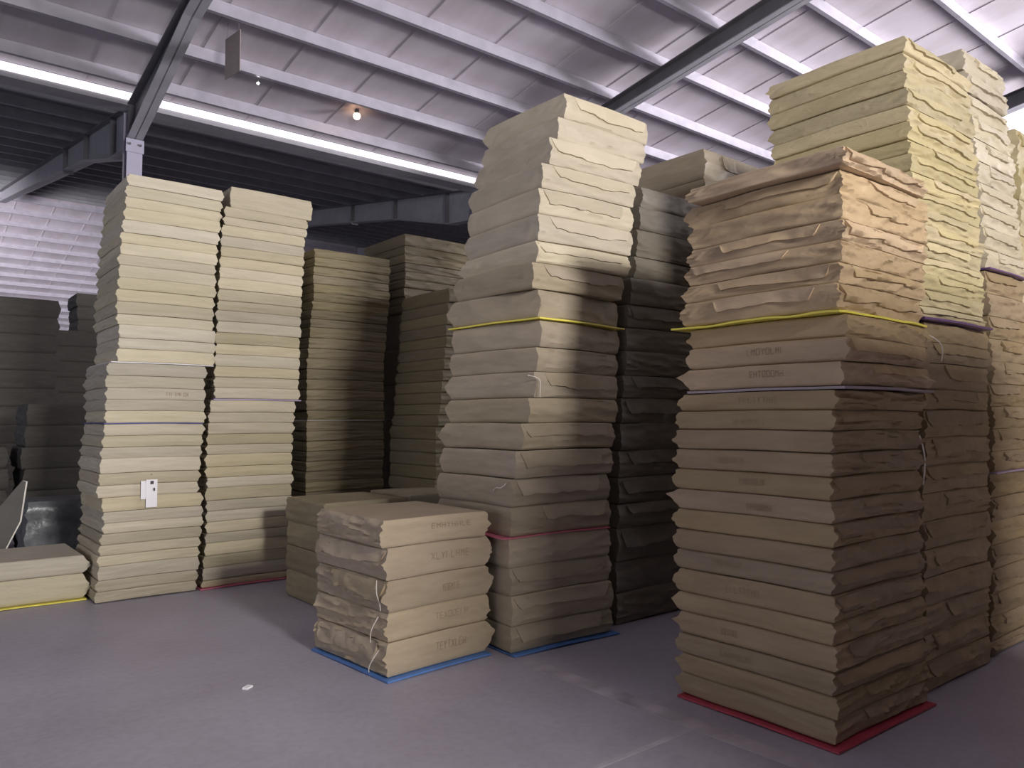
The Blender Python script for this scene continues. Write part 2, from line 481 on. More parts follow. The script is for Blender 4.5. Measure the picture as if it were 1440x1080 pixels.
def flap_mesh(name, w, d, h, seed, st, mat, side):
    """folded paper flap lying over an end of the bundle"""
    off = side_fn(w, d, h, seed, st)
    rr = random.Random(seed*7+side)
    ln = w if side in (0, 2) else d
    nn = 34; verts = []; faces = []
    C = [(0,0),(w,0),(w,d),(0,d)]; NR = [(0,-1),(1,0),(0,1),(-1,0)]
    a0, a1 = rr.choice((.02, .05, .12, .3)), rr.choice((.02, .04, .1, .22))
    vlow = rr.uniform(.38, .55)
    cols = []
    for i in range(nn+1):
        t = i/nn
        s = ln*(a0 + (1-a0-a1)*t)
        tap = min(1, t/.045, (1-t)/.045)
        vl = .93-(.93-vlow-.13*N(s*3.1+seed*.7, seed*1.3, 2.2)-.06*N(s*13, seed, 3.1))*tap
        lift = .004+.010*max(0, N(s*5.3, seed, 8.8))+.003
        col = []
        for j, q in enumerate((0, .35, .7, 1, 1)):
            v = .95+(vl-.95)*q
            o = off(side, s, v) + (.0055+lift*q*q*tap if j < 4 else -.008)
            if side in (0, 2):
                x = s; yy = C[side][1]+NR[side][1]*o
            else:
                yy = s; x = C[side][0]+NR[side][0]*o
            wz = st.wave*(.5+.5*N(x*2.3+.4, yy*2.3+4.1, .7)) if st.wave else 0
            col.append(len(verts)); verts.append((x, yy, v*h+wz))
        cols.append(col)
    for a, b in zip(cols[:-1], cols[1:]):
        for j in range(4):
            f = (a[j], a[j+1], b[j+1], b[j])
            faces.append(f if side in (0, 1) else f[::-1])
    return mesh_from(name, verts, faces, mat, True, 55)

def mark_mesh(w, d, h, seed, st, side, t0, width, height, vmid, nchar=8):
    """faded stencilled characters, too worn to read"""
    off = side_fn(w, d, h, seed, st)
    rr = random.Random(seed*31+5)
    ln = w if side in (0, 2) else d
    C = [(0,0),(w,0),(w,d),(0,d)]; NR = [(0,-1),(1,0),(0,1),(-1,0)]
    verts = []; faces = []
    flip = side == 3
    def quad(p0, p1, th):
        dx, dz = p1[0]-p0[0], p1[1]-p0[1]; L = math.hypot(dx, dz) or 1
        nx, nz = -dz/L*th/2, dx/L*th/2
        b = len(verts)
        for (u, z) in ((p0[0]-nx,p0[1]-nz),(p1[0]-nx,p1[1]-nz),(p1[0]+nx,p1[1]+nz),(p0[0]+nx,p0[1]+nz)):
            if flip: u = ln-u
            v = z/h
            o = off(side, u, v)+.0022
            if side in (0, 2): x = u; yy = C[side][1]+NR[side][1]*o
            else: yy = u; x = C[side][0]+NR[side][0]*o
            wz = st.wave*(.5+.5*N(x*2.3+.4, yy*2.3+4.1, .7)) if st.wave else 0
            verts.append((x, yy, z+wz))
        faces.append((b, b+1, b+2, b+3))
    cw = width/nchar
    for i in range(nchar):
        u0 = ln*t0+i*cw; u1 = u0+cw*.62; zb = vmid*h-height/2; zt = zb+height; zm = (zb+zt)/2
        kind = rr.choice('LEYMXHIT0')
        th = .0042
        S = {'L':[((u0,zt),(u0,zb)),((u0,zb),(u1,zb))],
             'E':[((u0,zt),(u0,zb)),((u0,zb),(u1,zb)),((u0,zm),(u1,zm)),((u0,zt),(u1,zt))],
             'Y':[((u0,zt),((u0+u1)/2,zm)),((u1,zt),((u0+u1)/2,zm)),(((u0+u1)/2,zm),((u0+u1)/2,zb))],
             'M':[((u0,zb),(u0,zt)),((u0,zt),((u0+u1)/2,zm)),(((u0+u1)/2,zm),(u1,zt)),((u1,zt),(u1,zb))],
             'X':[((u0,zb),(u1,zt)),((u0,zt),(u1,zb))],
             'H':[((u0,zb),(u0,zt)),((u1,zb),(u1,zt)),((u0,zm),(u1,zm))],
             'I':[((u0,zb),(u0,zt))],
             'T':[((u0,zt),(u1,zt)),(((u0+u1)/2,zt),((u0+u1)/2,zb))],
             '0':[((u0,zb),(u0,zt)),((u1,zb),(u1,zt)),((u0,zb),(u1,zb)),((u0,zt),(u1,zt))]}[kind]
        for p0, p1 in S: quad(p0, p1, th)
    return mesh_from('printed_marking', verts, faces, M['ink'])

STACKS = {
 'A': [(0,0.092,1.393,7.099,-0.001), (0.092,0.092,1.398,7.098,-0.001), (0.184,0.115,1.403,7.098,-0.001), (0.299,0.086,1.411,7.098,-0.001), (0.385,0.086,1.421,7.099,-0.001), (0.471,0.092,1.431,7.099,-0.001), (0.563,0.087,1.44,7.099,-0), (0.649,0.094,1.438,7.099,-0.001), (0.743,0.118,1.419,7.097,-0.002), (0.861,0.101,1.395,7.094,-0.005), (0.962,0.099,1.4,7.093,-0.005), (1.061,0.123,1.406,7.093,-0.005), (1.183,0.094,1.413,7.094,-0.004), (1.277,0.097,1.419,7.095,-0.004), (1.374,0.097,1.425,7.095,-0.003), (1.471,0.112,1.429,7.095,-0.003), (1.583,0.095,1.431,7.095,-0.003), (1.677,0.101,1.433,7.095,-0.003), (1.778,0.101,1.436,7.095,-0.004), (1.879,0.107,1.44,7.095,-0.003), (1.986,0.124,1.509,7.102,0.001), (2.11,0.09,1.511,7.102,0.001), (2.2,0.114,1.512,7.102,0.001), (2.314,0.09,1.509,7.101,0.001), (2.404,0.107,1.5,7.099,-0.001), (2.512,0.102,1.496,7.098,-0.001), (2.614,0.104,1.502,7.099,-0.001), (2.717,0.104,1.507,7.099,-0.001), (2.821,0.091,1.511,7.098,-0.001), (2.912,0.098,1.517,7.098,-0.002), (3.01,0.093,1.526,7.098,-0.001), (3.103,0.111,1.534,7.098,-0.001), (3.215,0.106,1.543,7.098,-0.001), (3.32,0.093,1.55,7.099,-0.001), (3.413,0.099,1.555,7.099,-0.001), (3.513,0.1,1.56,7.099,-0.001)],
 'B': [(0,0.073,2.247,7.103,0.003), (0.073,0.112,2.253,7.102,0.002), (0.185,0.106,2.259,7.102,0.002), (0.291,0.113,2.264,7.101,0.001), (0.403,0.088,2.265,7.101,0.001), (0.491,0.101,2.267,7.1,0), (0.592,0.095,2.269,7.1,-0), (0.687,0.095,2.269,7.099,-0.001), (0.782,0.114,2.267,7.098,-0.002), (0.896,0.092,2.265,7.098,-0.002), (0.988,0.095,2.264,7.097,-0.003), (1.083,0.111,2.263,7.097,-0.003), (1.194,0.089,2.267,7.097,-0.003), (1.283,0.096,2.27,7.097,-0.003), (1.379,0.102,2.274,7.097,-0.003), (1.481,0.096,2.28,7.098,-0.002), (1.577,0.109,2.286,7.099,-0.001), (1.686,0.116,2.315,7.097,-0.003), (1.802,0.097,2.317,7.097,-0.003), (1.899,0.097,2.318,7.097,-0.003), (1.996,0.11,2.319,7.097,-0.003), (2.106,0.097,2.322,7.097,-0.003), (2.203,0.104,2.326,7.098,-0.002), (2.307,0.104,2.33,7.098,-0.002), (2.412,0.098,2.333,7.098,-0.002), (2.51,0.091,2.335,7.098,-0.002), (2.601,0.105,2.337,7.098,-0.002), (2.706,0.105,2.34,7.098,-0.002), (2.811,0.099,2.344,7.098,-0.002), (2.909,0.099,2.348,7.098,-0.002), (3.008,0.093,2.352,7.098,-0.002), (3.101,0.1,2.359,7.097,-0.003), (3.201,0.1,2.366,7.097,-0.003), (3.301,0.08,2.372,7.096,-0.004), (3.381,0.094,2.379,7.096,-0.004), (3.475,0.198,2.439,7.099,-0.001)],
 'C': [(0,0.271,3.245,7.197,-0.005), (0.271,0.261,3.245,7.197,-0.005), (0.532,0.262,3.245,7.197,-0.005), (0.794,0.101,3.245,7.197,-0.004), (0.894,0.101,3.246,7.197,-0.004), (0.995,0.101,3.247,7.197,-0.004), (1.096,0.101,3.248,7.197,-0.004), (1.196,0.101,3.248,7.197,-0.004), (1.298,0.101,3.249,7.197,-0.004), (1.399,0.101,3.25,7.197,-0.004), (1.5,0.103,3.249,7.197,-0.005), (1.603,0.103,3.247,7.196,-0.005), (1.707,0.103,3.246,7.196,-0.005), (1.81,0.103,3.245,7.196,-0.006), (1.913,0.104,3.244,7.196,-0.006), (2.017,0.104,3.247,7.196,-0.006), (2.121,0.104,3.255,7.196,-0.005), (2.225,0.105,3.262,7.197,-0.004), (2.33,0.105,3.27,7.197,-0.004), (2.435,0.089,3.277,7.197,-0.004), (2.524,0.089,3.284,7.197,-0.003), (2.612,0.089,3.291,7.198,-0.003), (2.701,0.089,3.298,7.198,-0.003), (2.79,0.089,3.302,7.198,-0.003), (2.879,0.089,3.305,7.198,-0.003), (2.968,0.089,3.308,7.198,-0.003), (3.058,0.089,3.311,7.198,-0.003), (3.147,0.089,3.314,7.198,-0.003)],
 'D': [(0,0.228,2.747,5.72,0), (0.228,0.207,2.745,5.72,0), (0.435,0.207,2.742,5.72,0), (0.642,0.202,2.74,5.72,0)],
 'Q': [(0,0.258,3.54,5.72,0), (0.258,0.206,3.54,5.72,0), (0.463,0.206,3.54,5.72,0), (0.669,0.188,3.54,5.72,0)],
 'E': [(0,0.135,4.177,6.3,0), (0.135,0.165,4.177,6.3,0), (0.3,0.165,4.177,6.3,0), (0.465,0.166,4.177,6.3,0), (0.63,0.166,4.176,6.3,0), (0.797,0.129,4.175,6.3,0), (0.926,0.129,4.175,6.3,0), (1.055,0.13,4.174,6.3,0), (1.185,0.13,4.173,6.3,0), (1.315,0.13,4.183,6.299,0), (1.445,0.111,4.199,6.299,0.001), (1.556,0.111,4.213,6.298,0.002), (1.667,0.112,4.228,6.297,0.002), (1.779,0.112,4.243,6.296,0.003), (1.891,0.113,4.257,6.295,0.003), (2.004,0.112,4.269,6.295,0.004), (2.116,0.112,4.279,6.294,0.004), (2.228,0.112,4.288,6.294,0.004), (2.34,0.113,4.297,6.294,0.005), (2.453,0.113,4.307,6.293,0.005), (2.565,0.113,4.316,6.293,0.005), (2.679,0.143,4.327,6.292,0.006)],
 'F': [(0,0.36,4.428,7.25,0), (0.36,0.384,4.428,7.25,0), (0.744,0.385,4.424,7.25,0.001), (1.129,0.387,4.418,7.25,0.002), (1.516,0.388,4.413,7.25,0.004), (1.904,0.39,4.407,7.25,0.005), (2.293,0.391,4.402,7.25,0.007), (2.684,0.093,4.398,7.25,0.007), (2.777,0.093,4.397,7.25,0.008), (2.87,0.093,4.396,7.25,0.008), (2.964,0.093,4.394,7.25,0.008), (3.057,0.093,4.393,7.25,0.009), (3.15,0.093,4.392,7.25,0.009), (3.244,0.094,4.391,7.25,0.009), (3.337,0.094,4.389,7.25,0.01), (3.431,0.134,4.388,7.25,0.01)],
 'G': [(0,0.181,3.145,3.868,-0.053), (0.181,0.192,3.148,3.868,-0.052), (0.373,0.181,3.141,3.868,-0.053), (0.554,0.187,3.123,3.868,-0.058), (0.741,0.199,3.133,3.864,-0.048), (0.939,0.182,3.14,3.853,-0.023), (1.121,0.181,3.168,3.854,-0.015), (1.303,0.179,3.225,3.859,0.009), (1.482,0.168,3.283,3.86,0.043), (1.65,0.176,3.333,3.862,0.082), (1.825,0.167,3.359,3.859,0.108), (1.992,0.183,3.387,3.858,0.13), (2.175,0.206,3.384,3.857,0.114), (2.381,0.18,3.323,3.858,0.002), (2.561,0.151,3.367,3.864,-0.04), (2.712,0.184,3.369,3.865,-0.053), (2.897,0.181,3.378,3.864,-0.058), (3.078,0.177,3.411,3.862,-0.059), (3.255,0.194,3.482,3.866,-0.052), (3.449,0.167,3.569,3.867,-0.018), (3.616,0.184,3.632,3.869,0.012)],
 'X': [(0,0.21,2.302,3.959,0.068), (0.21,0.171,2.3,3.959,0.066), (0.38,0.187,2.299,3.96,0.06), (0.568,0.189,2.293,3.961,0.049), (0.757,0.164,2.249,3.956,-0)],
 'H': [(0,0.229,4.204,3.95,0), (0.229,0.227,4.206,3.95,0), (0.456,0.244,4.208,3.95,0), (0.699,0.181,4.219,3.95,0), (0.881,0.193,4.231,3.95,0), (1.074,0.199,4.244,3.95,0), (1.273,0.206,4.257,3.95,0), (1.479,0.191,4.275,3.95,0), (1.67,0.171,4.294,3.95,0), (1.842,0.189,4.314,3.95,0), (2.03,0.179,4.333,3.95,0), (2.21,0.175,4.355,3.95,0), (2.385,0.211,4.391,3.95,0), (2.596,0.169,4.426,3.95,0), (2.765,0.215,4.461,3.95,0), (2.98,0.184,4.495,3.95,0), (3.164,0.162,4.525,3.95,0)],
 'J': [(0,0.485,5.491,4.12,0), (0.485,0.433,5.491,4.12,0), (0.919,0.436,5.497,4.12,0), (1.355,0.439,5.506,4.12,0), (1.794,0.443,5.514,4.12,0), (2.237,0.446,5.523,4.12,0), (2.683,0.45,5.531,4.12,0), (3.133,0.254,5.538,4.12,0), (3.387,0.255,5.546,4.12,0), (3.643,0.27,5.556,4.12,0)],
 'R': [(0,0.131,3.401,1.844,-0.022), (0.131,0.106,3.398,1.842,-0.022), (0.237,0.109,3.396,1.84,-0.021), (0.347,0.119,3.394,1.838,-0.021), (0.466,0.106,3.392,1.836,-0.02), (0.572,0.123,3.389,1.834,-0.017), (0.695,0.107,3.386,1.832,-0.014), (0.802,0.11,3.383,1.83,-0.012), (0.912,0.11,3.382,1.829,-0.01), (1.022,0.107,3.381,1.828,-0.01), (1.129,0.11,3.381,1.827,-0.01), (1.239,0.107,3.381,1.827,-0.011), (1.347,0.104,3.39,1.83,-0.011), (1.451,0.099,3.407,1.834,-0.015), (1.549,0.096,3.425,1.832,-0.026), (1.646,0.133,3.456,1.805,-0.009), (1.778,0.119,3.491,1.8,0.008), (1.897,0.11,3.514,1.802,0.012), (2.007,0.147,3.467,1.827,-0.009), (2.154,0.101,3.488,1.828,-0.007), (2.255,0.108,3.506,1.828,-0.006), (2.363,0.105,3.518,1.83,-0.007), (2.468,0.123,3.531,1.832,-0.009), (2.592,0.125,3.544,1.834,-0.01), (2.717,0.088,3.478,1.793,0.006)],
 'S': [(0,0.164,4.461,1.897,-0.008), (0.164,0.152,4.468,1.897,-0.009), (0.316,0.153,4.475,1.897,-0.01), (0.468,0.153,4.481,1.896,-0.01), (0.622,0.154,4.488,1.896,-0.011), (0.776,0.155,4.495,1.896,-0.012), (0.931,0.156,4.502,1.896,-0.013), (1.087,0.157,4.508,1.895,-0.013), (1.244,0.158,4.515,1.895,-0.014), (1.401,0.158,4.522,1.895,-0.015), (1.56,0.116,4.535,1.895,-0.015), (1.676,0.153,4.547,1.895,-0.015), (1.829,0.122,4.56,1.895,-0.015), (1.951,0.114,4.57,1.895,-0.016), (2.065,0.086,4.476,1.892,-0.026), (2.152,0.095,4.475,1.893,-0.026), (2.247,0.095,4.473,1.894,-0.027), (2.341,0.095,4.472,1.895,-0.027), (2.437,0.095,4.471,1.896,-0.028), (2.532,0.095,4.47,1.897,-0.028), (2.627,0.096,4.468,1.898,-0.029), (2.723,0.096,4.467,1.899,-0.029), (2.819,0.096,4.466,1.9,-0.029), (2.915,0.102,4.463,1.901,-0.028), (3.017,0.081,4.458,1.904,-0.026), (3.098,0.102,4.453,1.906,-0.023), (3.2,0.094,4.448,1.909,-0.021), (3.294,0.102,4.443,1.911,-0.018), (3.397,0.102,4.438,1.913,-0.016), (3.499,0.102,4.432,1.914,-0.016), (3.601,0.09,4.427,1.914,-0.016)],
 'U': [(0,0.092,5.501,1.919,0), (0.092,0.149,5.511,1.919,0), (0.24,0.15,5.521,1.919,0), (0.39,0.15,5.531,1.919,0), (0.54,0.151,5.541,1.919,0), (0.692,0.152,5.551,1.919,0), (0.844,0.153,5.562,1.919,0), (0.997,0.154,5.572,1.919,0), (1.151,0.147,5.582,1.919,0), (1.297,0.147,5.591,1.919,0), (1.445,0.148,5.601,1.919,0), (1.593,0.149,5.61,1.918,0), (1.742,0.15,5.62,1.918,0), (1.891,0.151,5.629,1.918,0), (2.042,0.15,5.622,1.918,0), (2.192,0.149,5.603,1.919,0), (2.341,0.149,5.585,1.919,0), (2.489,0.145,5.566,1.919,0), (2.634,0.145,5.548,1.919,0), (2.779,0.145,5.53,1.919,0), (2.923,0.142,5.499,1.919,0), (3.065,0.141,5.468,1.919,0), (3.206,0.14,5.436,1.919,0), (3.346,0.139,5.404,1.919,0), (3.485,0.138,5.373,1.919,0), (3.624,0.138,5.341,1.92,0), (3.761,0.137,5.31,1.92,0)],
 'V': [(0,0.26,6.554,2.029,0), (0.26,0.258,6.557,2.029,0), (0.518,0.259,6.56,2.029,0), (0.778,0.261,6.563,2.029,0), (1.038,0.262,6.566,2.029,0), (1.3,0.263,6.569,2.029,0), (1.563,0.265,6.572,2.029,0), (1.828,0.266,6.575,2.029,0), (2.094,0.267,6.578,2.029,0), (2.361,0.269,6.581,2.029,0), (2.63,0.27,6.585,2.029,0), (2.9,0.272,6.588,2.029,0), (3.172,0.273,6.591,2.029,0), (3.445,0.274,6.594,2.029,0)],
 'K': [(0,0.22,0.398,7.35,-0), (0.22,0.151,0.392,7.35,-0)],
}


# stack: (dims w,d), style, material or function(layer, n), description, group, variants, flap sides, marked layers
ST = {
 'A': dict(dim=(.79,.86), st=Style('x', .016, .008, .007, .003, .0055, .010, 30, 1), mat=lambda i,n: M['straw2'] if i < 12 else M['straw'],
           desc='the leftmost tall pale stack', col='pale straw', nv=8, flaps=()),
 'B': dict(dim=(.79,.86), st=Style('x', .016, .008, .007, .003, .0055, .010, 30, 1), mat=lambda i,n: M['straw2'],
           desc='the second tall pale stack', col='straw', nv=8, flaps=()),
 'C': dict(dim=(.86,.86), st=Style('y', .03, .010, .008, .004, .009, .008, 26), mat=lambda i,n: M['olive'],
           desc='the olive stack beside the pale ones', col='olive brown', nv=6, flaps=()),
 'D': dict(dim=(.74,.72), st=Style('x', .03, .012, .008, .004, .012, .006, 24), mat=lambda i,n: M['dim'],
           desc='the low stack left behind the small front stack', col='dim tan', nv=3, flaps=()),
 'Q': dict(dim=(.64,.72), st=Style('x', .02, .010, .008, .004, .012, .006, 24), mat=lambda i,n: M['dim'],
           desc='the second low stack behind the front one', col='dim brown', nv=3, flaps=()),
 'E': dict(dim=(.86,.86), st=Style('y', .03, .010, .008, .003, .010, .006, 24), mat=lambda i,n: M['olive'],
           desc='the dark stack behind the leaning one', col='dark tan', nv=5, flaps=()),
 'F': dict(dim=(.9,.9), st=Style('y', .03, .012, .010, .004, .010, .006, 24), mat=lambda i,n: M['olive'],
           desc='the far dark stack seen over the olive stack', col='dark olive', nv=4, flaps=()),
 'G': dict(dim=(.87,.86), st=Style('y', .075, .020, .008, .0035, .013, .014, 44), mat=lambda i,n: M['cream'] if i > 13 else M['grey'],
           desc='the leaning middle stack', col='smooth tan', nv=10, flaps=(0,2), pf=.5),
 'X': dict(dim=(.76,.82), st=Style('x', .06, .022, .018, .0035, .014, .010, 56), mat=lambda i,n: M['tan'],
           desc='the small front stack', col='tan', nv=5, flaps=(1,3), nvall=True),
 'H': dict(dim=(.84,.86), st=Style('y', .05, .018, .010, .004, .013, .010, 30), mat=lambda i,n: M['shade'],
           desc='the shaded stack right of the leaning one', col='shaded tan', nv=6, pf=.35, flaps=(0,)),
 'J': dict(dim=(.88,.86), st=Style('y', .05, .018, .010, .003, .013, .010, 26), mat=lambda i,n: M['grey'],
           desc='the grey-brown stack behind the shaded one', col='grey-brown', nv=4, flaps=(0,)),
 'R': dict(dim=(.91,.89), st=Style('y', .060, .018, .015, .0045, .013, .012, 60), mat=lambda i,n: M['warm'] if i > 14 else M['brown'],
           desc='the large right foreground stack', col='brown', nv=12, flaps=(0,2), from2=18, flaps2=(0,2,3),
           st2=Style('y', .055, .014, .018, .011, .010, .012, 60)),
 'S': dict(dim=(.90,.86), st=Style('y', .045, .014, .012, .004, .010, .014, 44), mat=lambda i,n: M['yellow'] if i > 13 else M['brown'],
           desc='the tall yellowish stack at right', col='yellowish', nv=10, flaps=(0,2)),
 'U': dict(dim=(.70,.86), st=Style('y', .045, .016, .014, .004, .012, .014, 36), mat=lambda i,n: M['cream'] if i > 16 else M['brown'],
           desc='the crumpled pale stack near right edge', col='crumpled cream', nv=8, flaps=(0,)),
 'V': dict(dim=(.86,.86), st=Style('y', .045, .016, .014, .004, .012, .012, 26), mat=lambda i,n: M['yellow'],
           desc='the stack cut by the right edge', col='shaded brown', nv=4, flaps=(0,)),
 'K': dict(dim=(.95,.82), st=Style('x', .085, .03, .008, .003, .016, .006, 34), mat=lambda i,n: M['straw'],
           desc='the low two-bundle pile at lower left', col='pale straw', nv=2, flaps=()),
}
MARKS = {'R': {14:(.42,.22,.030,.55), 13:(.40,.2,.03,.4), 11:(.28,.18,.03,.5), 15:(.45,.2,.03,.6), 16:(.40,.22,.03,.6), 9:(.5,.14,.03,.4), 5:(.35,.2,.03,.5), 6:(.25,.2,.03,.6), 3:(.3,.1,.03,.5), 2:(.3,.2,.03,.5), 10:(.45,.16,.03,.55)},
         'X': {4:(.45,.30,.035,.62), 3:(.42,.30,.042,.55), 2:(.52,.14,.04,.5), 1:(.46,.26,.04,.55), 0:(.46,.24,.045,.55)},
         'A': {17:(.58,.2,.03,.5)}}
TOPS = {'A':'slightly creased on top', 'G':'', 'R':'', 'X':''}
roots = {}
SHEETS = {('A',20):.008,('A',15):.007,('B',17):.010,('C',10):.004,('G',12):.010,('G',4):.006,('R',18):.010,('R',15):.012,('S',14):.012,('U',17):.010,('U',8):.010,
  ('A',0):0,('B',0):.008,('X',0):.010,('G',0):.008,('R',0):.010,('K',0):.010}
for key, spec in ST.items():
    L = STACKS[key]; n = len(L); w, d = spec['dim']
    hs = sorted(l[1] for l in L); hn = hs[n//2]
    cache = {}
    rj = random.Random(ord(key))
    for i, (z, h, x, y, rot) in enumerate(L):
        big = h > 1.35*hn
        hv = round(h, 2) if big else hn
        vi = i if spec.get('nvall') else rj.randrange(spec['nv'])
        seed = ord(key)*17 + vi
        mat = spec['mat'](i, n)
        alt = 'st2' in spec and i >= spec['from2']
        st = spec['st2'] if alt else spec['st']
        ck = (vi, hv, mat.name, alt)
        if ck not in cache:
            body = body_mesh('paper_bundle', w, d, hv, seed, st, mat)
            fl = [flap_mesh('folded_flap', w, d, hv, seed, st, mat, s) for s in (spec['flaps2'] if alt else spec['flaps'])]
            cache[ck] = (body, fl)
        body, fl = cache[ck]
        o = new_obj('paper_bundle', body)
        jx, jy = rj.uniform(-.007, .007), rj.uniform(-.007, .007)
        lift = SHEETS.get((key, i), 0)+.004 if (key, i) in SHEETS else .001
        if i and math.hypot(x-L[i-1][2], y-L[i-1][3]) > .025: lift += .002
        if i == 0: lift += .002
        o.location = (x+jx, y+jy, z+lift)
        o.rotation_euler = (0, 0, rot + rj.uniform(-.008, .008))
        hh = h - lift - .0018
        o.scale = (1, 1, hh/hv)
        for m_ in fl:
            if rj.random() < spec.get('pf', .9): new_obj('folded_flap', m_, o)
        fromtop = n-i
        if fromtop == 1: pos = 'topmost %s paper bundle on %s' % (spec['col'], spec['desc'])
        elif i == 0: pos = 'lowest paper bundle, bottom of %s' % spec['desc']
        elif fromtop <= (n+1)//2: pos = 'paper bundle, %s from the top of %s' % (ORD[fromtop], spec['desc'])
        else: pos = 'paper bundle, %s from the bottom of %s' % (ORD[i+1], spec['desc'])
        tag(o, pos, 'bundle', 'paper bundles in ' + spec['desc'])
        mk = MARKS.get(key, {}).get(i)
        if mk:
            side = 3 if key == 'R' else 0
            pm = new_obj('printed_marking', mark_mesh(w, d, hv, seed, st, side, mk[0], mk[1], mk[2], mk[3]), o)
            pm['label'] = 'faded dark stencilled characters'
        roots[(key, i)] = o

# far dark piles at the left
# beyond the 300 nearest bundles: these distant, unlit ones are one object
FV, FF = [], []
def far_pile(x, y, w, d, hs, seed):
    st = Style('x', .04, .012, .008, .004, .014, .006, 20)
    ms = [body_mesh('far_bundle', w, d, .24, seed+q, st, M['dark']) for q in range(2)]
    rr = random.Random(seed); z = 0
    for i in range(hs):
        me = ms[i % 2]; dx = rr.uniform(-.03, .03); b0 = len(FV)
        FV.extend((v.co.x+x+dx, v.co.y+y, v.co.z+z+.001) for v in me.vertices)
        FF.extend(tuple(b0+k for k in p.vertices) for p in me.polygons)
        z += .241
for a in ((1.02, 12.0, .78, .85, 13, 901), (1.95, 13.5, .74, .85, 12, 911), (1.22, 10.0, .80, .85, 7, 921),
          (.30, 10.3, .78, .85, 5, 931), (2.72, 16.0, .9, .85, 16, 941)):
    far_pile(*a)
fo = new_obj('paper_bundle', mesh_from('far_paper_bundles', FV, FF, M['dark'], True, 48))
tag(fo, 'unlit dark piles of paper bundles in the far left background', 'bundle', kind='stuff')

# grey dusty wrapped parcel behind the low pile
st_w = Style('x', .03, .01, .02, .012, .02, .0, 30)
o = new_obj('wrapped_parcel', body_mesh('wrapped_parcel', .60, .6, .70, 77, st_w, M['wrap'])); o.location = (1.12, 8.9, .002)
tag(o, 'dusty grey wrapped parcel on the floor between the low pile and dark pile', 'parcel')

# leaning board
def tri_board():
    prof = [(0,0), (.40,.10), (.46,.72), (.40,.86), (-.18,.0)]
    v = [(a, -.008, b) for a, b in prof] + [(a, .008, b) for a, b in prof]
    n = len(prof); f = [tuple(range(n)), tuple(reversed(range(n, 2*n)))]
    for i in range(n): f.append((i, n+i, n+(i+1) % n, (i+1) % n))
    return v, f
vb = [(0,0,0),(.10,0,0),(.36,0,.45),(.42,0,.98),(.40,0,1.0)]
mb = MB()
lb = bpy.data.objects.new('leaning_board', None); COL.objects.link(lb); lb.location = (.40, 8.35, -.0)
tag(lb, 'thin grey board leaning upright behind the low pile at left edge', 'board')
pts = [(-.1,0,0),(.34,0,0),(.60,.02,.58),(.64,.03,.94),(.61,.03,.95)]
n = len(pts)
vv = [(p[0],p[1],p[2]) for p in pts] + [(p[0],p[1]+.02,p[2]) for p in pts]
ff = [tuple(range(n)), tuple(reversed(range(n,2*n)))] + [(i, n+i, n+(i+1)%n, (i+1)%n) for i in range(n)]
new_obj('board_panel', mesh_from('board_panel', vv, ff, M['board']), lb)
ed = MB()
for a, b in zip(pts[1:4], pts[2:5]):
    ed.hexa([(a[0],a[1]-.004,a[2]),(a[0]+.012,a[1]-.004,a[2]),(a[0]+.012,a[1]+.022,a[2]),(a[0],a[1]+.022,a[2]),
             (b[0],b[1]-.004,b[2]),(b[0]+.012,b[1]-.004,b[2]),(b[0]+.012,b[1]+.022,b[2]),(b[0],b[1]+.022,b[2])])
eo = ed.build('board_edge', M['tape'], lb); eo['label'] = 'pale exposed board edge'

# ------------------------------------------------------------------ coloured slip sheets
def sheet(key, i, mat, label, over=(.02,.02,.02,.02), th=.008, sag=.0, dx=0, dy=0, rot=0, curl=0, z=None):
    """thin sheet lying under layer i of a stack; over = overhang at -x,+x,-y,+y"""
    zz, h, x, y, r = STACKS[key][i]
    w, d = ST[key]['dim']; wv = ST[key]['st'].wave
    nx = 24; ny = 24; verts = []; faces = []
    for k in (0, 1):
        for b in range(ny+1):
            for a in range(nx+1):
                X = -over[0]+(w+over[0]+over[1])*a/nx; Y = -over[2]+(d+over[2]+over[3])*b/ny
                W = wv*(.5+.5*N(min(max(X,0),w)*2.3+.4, min(max(Y,0),d)*2.3+4.1, .7))
                e = max(0, -X, X-w)+max(0, -Y, Y-d)
                Z = W - sag*e + curl*N(X*5, Y*5, 3.3)*(1 if e > 0 else 0)
                verts.append((X, Y, Z + k*th))
    n1 = (nx+1)*(ny+1)
    for b in range(ny):
        for a in range(nx):
            q = b*(nx+1)+a
            faces.append((q, q+nx+1, q+nx+2, q+1)); faces.append((n1+q, n1+q+1, n1+q+nx+2, n1+q+nx+1))
    for a in range(nx):
        faces.append((a, a+1, n1+a+1, n1+a)); q = ny*(nx+1)+a; faces.append((q+1, q, n1+q, n1+q+1))
    for b in range(ny):
        q = b*(nx+1); faces.append((q+nx+1, q, n1+q, n1+q+nx+1)); q = b*(nx+1)+nx; faces.append((q, q+nx+1, n1+q+nx+1, n1+q))
    o = new_obj('slip_sheet', mesh_from('slip_sheet', verts, faces, mat))
    o.location = (x+dx, y+dy, (zz+.0022) if z is None else z); o.rotation_euler = (0,0,r+rot)
    tag(o, label, 'sheet')
    return o
sheet('A', 20, M['s_white'], 'pale sheet halfway up the leftmost tall stack, where it steps outward', (.05,.0,.02,.0), .008)
sheet('A', 15, M['s_navy'], 'dark blue sheet in the lower half of the leftmost tall stack', (.01,.0,.012,.0), .007)
sheet('B', 17, M['s_lilac'], 'lilac and pink sheet in the middle of the second pale stack', (.01,.03,.015,.0), .010)
sheet('B', 0, M['s_pink'], 'faint pink sheet under the second pale stack on the floor', (.03,.0,.03,.0), .008, z=.001)
sheet('C', 10, M['straw'] if False else M['tape'], 'thin pale sheet low in the olive stack', (.0,.0,.012,.0), .004)
